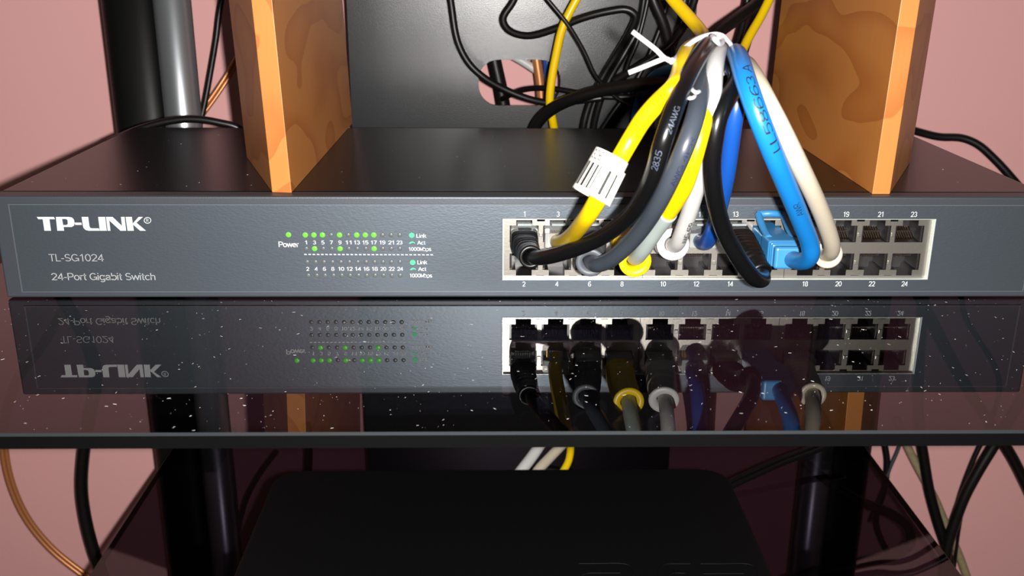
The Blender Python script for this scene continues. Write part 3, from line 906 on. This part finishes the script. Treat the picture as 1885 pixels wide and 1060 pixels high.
for h in (0, LL):
    for off in (0, -.25):
        for k in range(NS): V.append(lab_pt(h, 2 * math.pi * k / NS, off))
for k in range(NS):
    k2 = (k + 1) % NS
    F += [(k, k2, 2 * NS + k2, 2 * NS + k), (NS + k, 3 * NS + k, 3 * NS + k2, NS + k2), (k, NS + k, NS + k2, k2), (2 * NS + k, 2 * NS + k2, 3 * NS + k2, 3 * NS + k)]
obj('label_sleeve', V, F, 'paper', lab, smooth=False)
# overlapping end of the wrap
V = [lab_pt(h, -.95 - a, .35 + .3 * (a > .3)) for h in (0, LL * .78) for a in (0, .25, .5)]
obj('label_flap', V, [(0, 1, 4, 3), (1, 2, 5, 4)], 'paper', lab)
bars = [(1.40, .07), (1.27, .09), (1.12, .07), (.99, .12), (.83, .04), (.70, .14), (.50, .05), (.38, .10), (.20, .06), (.02, .03), (-.16, .04), (-.33, .15), (-.55, .04), (-.78, .10), (-.92, .04)]
for a, w in bars:
    V = [lab_pt(h, a + dw, .16) for h in (LL * .10, LL * .66) for dw in (-w / 2, w / 2)]
    obj('bar', V, [(0, 1, 3, 2)], 'ink', lab)
v, f = text_tris('326', .0)
mx_ = max(q[0] for q in v)
obj('label_print', [lab_pt(LL * .74 + q[1] * 4.4, 1.15 - q[0] / mx_ * .75, .14) for q in v], f, 'ink', lab)

# white twist tie round the bundle
tie = empty('twist_tie', P(1300, 95, -62), 'white plastic-coated twist tie binding the patch cable bundle', 'twist tie')
def ribbon(name, pts, w=(.8, 1.05), n=8, parent=tie):
    path = px_path(pts, n, 1); V, F = tube_vf(path, [w] * len(path), 10); return obj(name, V, F, 'tie', parent, smooth=True)
ribbon('tie_end', [(1164, 58, -84), (1185, 74, -84), (1208, 92, -84), (1220, 104, -84), (1232, 112, -82)])
ribbon('tie_end', [(1157, 134, -84), (1185, 123, -84), (1212, 112, -84), (1224, 108, -83), (1236, 113, -81)])
ribbon('tie_band', [(1236, 112, -82), (1246, 106, -74), (1256, 94, -66), (1268, 82, -62), (1285, 71, -58), (1302, 65, -56), (1318, 63, -58), (1330, 66, -58), (1338, 73, -56), (1346, 84, -52), (1348, 100, -48), (1344, 120, -40), (1330, 135, -30), (1300, 135, -30), (1265, 125, -40), (1243, 118, -66), (1236, 112, -82)])
ribbon('tie_band', [(1312, 66, -70), (1318, 74, -76), (1324, 80, -72), (1330, 74, -64), (1322, 64, -62)])
ribbon('tie_fold', [(1272, 160, -94), (1275, 166, -99), (1281, 170, -101), (1287, 168, -98)], (.55, .7))
ribbon('tie_fold', [(1267, 177, -98), (1270, 181, -102), (1275, 180, -102), (1279, 176, -98)], (.55, .7))

# ---------------------------------------------------------------- loose cables behind and below
def loose(label, pts, r, material='blk_mat', cat='cable', name='loose_cable', twin=0, group='loose cables behind the stand'):
    path = px_path(pts, 10, 2)
    if not twin:
        V, F = tube_vf(path, r, 14)
        return tag(obj(name, V, F, material, smooth=True), label, cat, group)
    root = empty(name, path[0], label, cat, group)
    if twin:
        fr = frames(path, (1, 0, 0))
        for s in (-1, 1):
            q = [p + n * (s * r * .92) for p, (t, n, b) in zip(path, fr)]
            V, F = tube_vf(q, r, 12); obj('core', V, F, material, root, smooth=True)
    return root
# in front of the spine
loose('black cable curving across the left of the oval spine hole', [(824, -40, 270), (831, 10, 268), (842, 75, 266), (862, 115, 264), (890, 142, 262), (930, 165, 258), (980, 184, 254), (1020, 190, 250), (1060, 186, 246), (1110, 180, 244)], 2.3)
loose('black cable forming an open loop above the spine hole', [(965, -40, 262), (944, 4, 260), (926, 35, 258), (936, 55, 256), (970, 66, 252), (1020, 54, 246), (1070, 34, 240), (1120, 21, 236), (1155, 18, 234), (1170, 30, 234), (1158, 62, 238), (1135, 100, 246), (1105, 150, 250), (1084, 195, 252), (1072, 245, 254), (1065, 400, 276)], 2.35)
loose('thin black cord crossing the yellow cable diagonally', [(985, -30, 236), (1010, 2, 236), (1045, 45, 236), (1075, 95, 238), (1095, 138, 240), (1112, 158, 242), (1135, 180, 244), (1168, 200, 246), (1210, 245, 250)], 1.4)
loose('yellow cable hanging upright in front of the spine hole', [(1085, -40, 242), (1058, 5, 242), (1036, 50, 242), (1024, 100, 244), (1015, 150, 246), (1012, 190, 248), (1018, 225, 252), (1025, 270, 262), (1030, 400, 276)], 2.7, 'yel')
loose('thick black cable sagging below the spine hole toward the bundle', [(975, 260, 250), (990, 225, 244), (1020, 198, 236), (1060, 180, 226), (1110, 166, 216), (1160, 158, 206), (1210, 152, 196), (1270, 150, 186), (1330, 160, 190), (1370, 210, 220)], 4.0)
loose('glossy black cable running level behind the yellow one', [(925, 182, 325), (950, 170, 296), (978, 163, 276), (1015, 163, 266), (1060, 170, 258), (1110, 178, 250), (1160, 178, 246), (1220, 175, 240)], 1.9)
loose('black cable dropping steeply beside the loop', [(1190, -40, 256), (1184, 10, 254), (1176, 50, 252), (1150, 98, 252), (1120, 150, 254), (1104, 190, 256), (1092, 240, 260), (1085, 400, 276)], 2.2)
loose('black cable falling from the top toward the tie', [(1190, -40, 244), (1205, 5, 242), (1222, 45, 238), (1233, 90, 232), (1238, 140, 228), (1232, 200, 226), (1225, 260, 240)], 3.4)
loose('thin grey-black cord leaning left behind the twist tie', [(1235, -40, 268), (1222, 30, 266), (1200, 90, 264), (1170, 150, 262), (1130, 205, 262), (1100, 250, 264)], 1.7)
loose('thin black cord bowing past the twist tie ends', [(1200, -40, 246), (1186, 30, 246), (1172, 80, 246), (1155, 120, 248), (1150, 150, 250), (1160, 175, 250), (1190, 190, 250)], 1.5)
loose('black cable climbing from the bundle to the upper left', [(1290, -40, 236), (1272, 20, 232), (1255, 55, 226), (1230, 85, 222), (1180, 120, 224), (1130, 150, 232)], 2.4)
loose('black cable hugging the right edge of the spine', [(1262, -40, 262), (1258, 20, 260), (1240, 80, 258), (1215, 130, 256), (1200, 200, 256), (1195, 260, 260)], 3.0)
loose('thick black cable mass hanging in the gap beneath the bundle', [(1180, 175, 236), (1230, 172, 226), (1262, 185, 222), (1276, 225, 226), (1280, 300, 250), (1285, 420, 280)], 7.5)
loose('thick black cable hanging below the tie beside the blue one', [(1215, 150, 226), (1238, 168, 216), (1248, 205, 216), (1245, 300, 240), (1240, 420, 280)], 7.0)
loose('black cord behind the spine crossing the oval hole', [(900, 60, 345), (912, 120, 345), (922, 165, 345), (930, 215, 345)], 5.0)
loose('white cord behind the spine at the top of the oval hole', [(930, 95, 350), (962, 113, 350), (985, 128, 350), (1010, 145, 350)], 3.0, 'wht')
loose('brown cord behind the spine seen through the oval hole', [(980, 60, 345), (988, 110, 345), (995, 160, 345), (998, 215, 345)], 3.6, 'copper')
loose('blue cord behind the spine at the right of the oval hole', [(1006, 60, 345), (1008, 120, 345), (1012, 160, 345), (1020, 215, 345)], 3.4, 'dbl')
# right gap between spine and right block
loose('black cable rising to the right beside the wooden block', [(1290, 95, 200), (1320, 62, 210), (1360, 32, 222), (1400, 2, 234), (1440, -40, 240)], 3.8)
loose('black cord dropping through the pink gap right of the bundle', [(1382, -40, 300), (1374, 10, 300), (1366, 50, 296), (1354, 95, 290), (1345, 160, 284), (1345, 300, 280)], 2.6)
loose('black cable near the right block crossing the pink gap', [(1412, -20, 260), (1392, 30, 258), (1374, 80, 256), (1362, 130, 256), (1360, 300, 262)], 3.0)
# around the left post
loose('black cord running down beside the silver tube', [(416, -40, 400), (404, 20, 396), (398, 70, 392), (388, 130, 388), (376, 195, 380), (360, 260, 370)], 2.2)
loose('clear copper speaker wire leaning behind the silver tube', [(470, 60, 420), (440, 105, 412), (418, 142, 404), (394, 178, 396), (368, 214, 388), (340, 260, 380)], 1.5, 'copper', 'speaker wire', 'speaker_wire', twin=1)
loose('black cable arched over the rear left edge of the switch', [(200, 262, 178), (250, 240, 179), (300, 225, 180), (350, 219, 181), (400, 225, 182), (445, 240, 184), (470, 300, 190)], 2.2)
loose('black cable along the wall beyond the right end of the switch', [(1600, 215, 452), (1660, 233, 454), (1692, 243, 455), (1730, 252, 452), (1770, 254, 446), (1800, 266, 438), (1830, 292, 428), (1858, 322, 418), (1890, 362, 410), (1920, 420, 400)], 3.2)
# below and behind the shelves
loose('bare copper speaker wire sweeping down the left wall', [(120, 565, 420), (75, 640, 420), (32, 700, 420), (10, 770, 418), (8, 830, 416), (22, 895, 414), (50, 955, 412), (95, 1010, 410), (155, 1058, 408), (210, 1095, 405)], 2.0, 'copper', 'speaker wire', 'speaker_wire', twin=1)
loose('thick black cable hanging down the left wall', [(110, 540, 400), (140, 590, 400), (168, 650, 400), (176, 700, 400), (166, 760, 400), (154, 830, 400), (150, 900, 400), (158, 960, 398), (174, 1020, 396), (195, 1075, 394)], 5.4)
loose('blue-grey cord beside the left silver tube below', [(510, 830, 330), (480, 870, 330), (455, 915, 328), (442, 960, 326), (434, 1000, 324), (424, 1060, 320)], 2.0, 'gry')
loose('black lower cord left of the spine beneath the shelf', [(565, 780, 330), (568, 830, 330), (566, 880, 328), (560, 960, 322)], 3.4)
loose('white cable stub lying behind the black console', [(930, 905, 200), (958, 868, 212), (978, 842, 222), (992, 822, 230), (1005, 800, 238)], 4.0, 'wht')
loose('cream cable slanting behind the black console', [(960, 912, 205), (990, 866, 216), (1012, 842, 224), (1035, 818, 232), (1060, 790, 240)], 3.6, 'crm')
loose('yellow cable end peeking from behind the black console', [(1015, 900, 200), (1035, 870, 210), (1046, 850, 216), (1050, 832, 222), (1050, 800, 240)], 2.6, 'yel')
loose('glossy black twin lead slanting right of the console', [(1290, 930, 170), (1344, 892, 186), (1395, 868, 198), (1445, 846, 210), (1500, 826, 222), (1560, 800, 235)], 1.9, 'blk', twin=1)
loose('black cable looping below the right post', [(1480, 850, 240), (1530, 890, 232), (1590, 925, 226), (1640, 945, 222), (1672, 970, 218), (1676, 1000, 214), (1645, 1022, 206), (1580, 1036, 200), (1500, 1050, 196), (1430, 1075, 190)], 3.4)
loose('cream cable running down the right wall', [(1650, 770, 410), (1672, 825, 410), (1695, 870, 410), (1722, 920, 410), (1745, 975, 410), (1765, 1020, 410), (1785, 1075, 410)], 3.6, 'clear_gauge')
loose('thick black cable bending down the right wall', [(1700, 545, 396), (1690, 700, 396), (1694, 800, 396), (1700, 840, 396), (1710, 900, 396), (1726, 960, 396), (1742, 1010, 394), (1752, 1075, 392)], 4.6)
loose('black cable slanting left down the right wall', [(1900, 700, 392), (1860, 770, 392), (1828, 822, 392), (1800, 868, 390), (1775, 915, 388), (1758, 960, 386), (1744, 1005, 384), (1735, 1080, 380)], 4.8)
loose('thin black cord following the slanting cable', [(1790, 880, 394), (1776, 920, 394), (1768, 960, 394), (1762, 1000, 394), (1755, 1060, 392)], 1.4)
loose('black cable leaving the frame at the lower right', [(1690, 540, 404), (1740, 640, 404), (1790, 730, 404), (1830, 790, 404), (1862, 840, 404), (1885, 885, 404), (1920, 960, 404)], 5.0)
loose('thin black cord winding down behind the right glass', [(1768, 540, 420), (1778, 585, 420), (1802, 625, 420), (1832, 675, 420), (1840, 715, 420), (1822, 780, 420), (1790, 850, 418), (1762, 930, 412), (1748, 1020, 404), (1742, 1080, 400)], 2.2)
loose('black cord pair joining at the right shelf edge', [(1628, 815, 420), (1633, 850, 418), (1628, 900, 414), (1612, 960, 406), (1640, 1030, 396)], 2.8)
loose('thin grey cord meeting the shelf edge on the right', [(1662, 800, 420), (1652, 830, 418), (1638, 862, 414), (1625, 900, 410), (1600, 960, 404)], 1.6, 'gry')

# ---------------------------------------------------------------- black console on the lower shelf
cz = LOWZ + 52
cons = empty('game_console', (-9, 0, LOWZ), 'flat black console with embossed top lying on the lower glass shelf', 'console')
pts = rounded_rect(-141.5, 123, -140, 122.5, 16, 6); n = len(pts)
V = [(x, y, LOWZ + 4) for x, y in pts] + [(x, y, cz) for x, y in pts]
obj('console_body', V, [tuple(reversed(range(n))), tuple(range(n, 2 * n))] + [(i, (i + 1) % n, (i + 1) % n + n, i + n) for i in range(n)], 'console', cons, bevel=2.5, segs=3)
for sx_ in (-110, 95):
    for sy_ in (-110, 95):
        V, F = tube_vf([Vector((sx_, sy_, LOWZ)), Vector((sx_, sy_, LOWZ + 4))], 8, 16); obj('rubber_foot', V, F, 'rubber', cons)
def ridge(px):
    path = smooth_path(catmull([PZ(u, v_, cz + .05) for u, v_ in px], 8), 1)
    V, F = tube_vf(path, .38, 6); obj('embossed_line', V, F, 'console', cons, smooth=True)
ridge([(1064, 1037), (1100, 1037), (1145, 1037), (1160, 1041), (1167, 1050), (1163, 1062), (1150, 1075)])
ridge([(1072, 1058), (1082, 1055), (1110, 1054.5), (1145, 1054.5)])
ridge([(1212, 1075), (1212, 1056), (1216, 1044), (1228, 1038), (1250, 1037.5), (1272, 1037.5)])
ridge([(1288, 1037.5), (1330, 1037.5), (1374, 1037.5), (1388, 1042), (1395, 1053), (1394, 1075)])
ridge([(1294, 1056), (1330, 1055.5), (1372, 1055.5)])
ridge([(1228, 1075), (1229, 1062), (1240, 1055), (1262, 1055)])

# ---------------------------------------------------------------- dust on the glass
def dust(name, label, n, xr, yr, z, smin, smax, seed):
    rnd = random.Random(seed); parts = []
    for _ in range(n):
        x = rnd.uniform(*xr); y = rnd.uniform(*yr)
        L = smin + (smax - smin) * rnd.random() ** 3; w = rnd.uniform(.02, .05) * (1 + L * .3)
        a = rnd.uniform(0, math.pi); dx, dy = math.cos(a) * L / 2, math.sin(a) * L / 2; nx, ny = -math.sin(a) * w / 2, math.cos(a) * w / 2
        h = w * .9
        bx_, by_ = nx * 2 * rnd.uniform(-1, 1), ny * 2 * rnd.uniform(-1, 1)
        V = [(x - dx - nx, y - dy - ny, z), (x - dx + nx, y - dy + ny, z), (x + bx_ + nx, y + by_ + ny, z), (x + dx + nx, y + dy + ny, z), (x + dx - nx, y + dy - ny, z), (x + bx_ - nx, y + by_ - ny, z)]
        V = V + [(px_, py_, z + h) for px_, py_, _z in V]
        F = [(5, 4, 3, 2), (5, 2, 1, 0), (6, 7, 8, 11), (8, 9, 10, 11)] + [(i, (i + 1) % 6, (i + 1) % 6 + 6, i + 6) for i in range(6)]
        parts.append((V, F))
    V, F = join_vf(parts)
    return tag(obj(name, V, F, 'dust'), label, 'dust', kind='stuff')
dust('dust_specks', 'white dust and lint specks scattered on the upper glass shelf', 1100, (-235, 245), (-124, -1), GZ + .01, .06, 1.3, 3)
dust('dust_specks', 'sparse pale dust specks on the black switch cover', 120, (-215, 215), (12, 150), 44.02, .1, .9, 5)
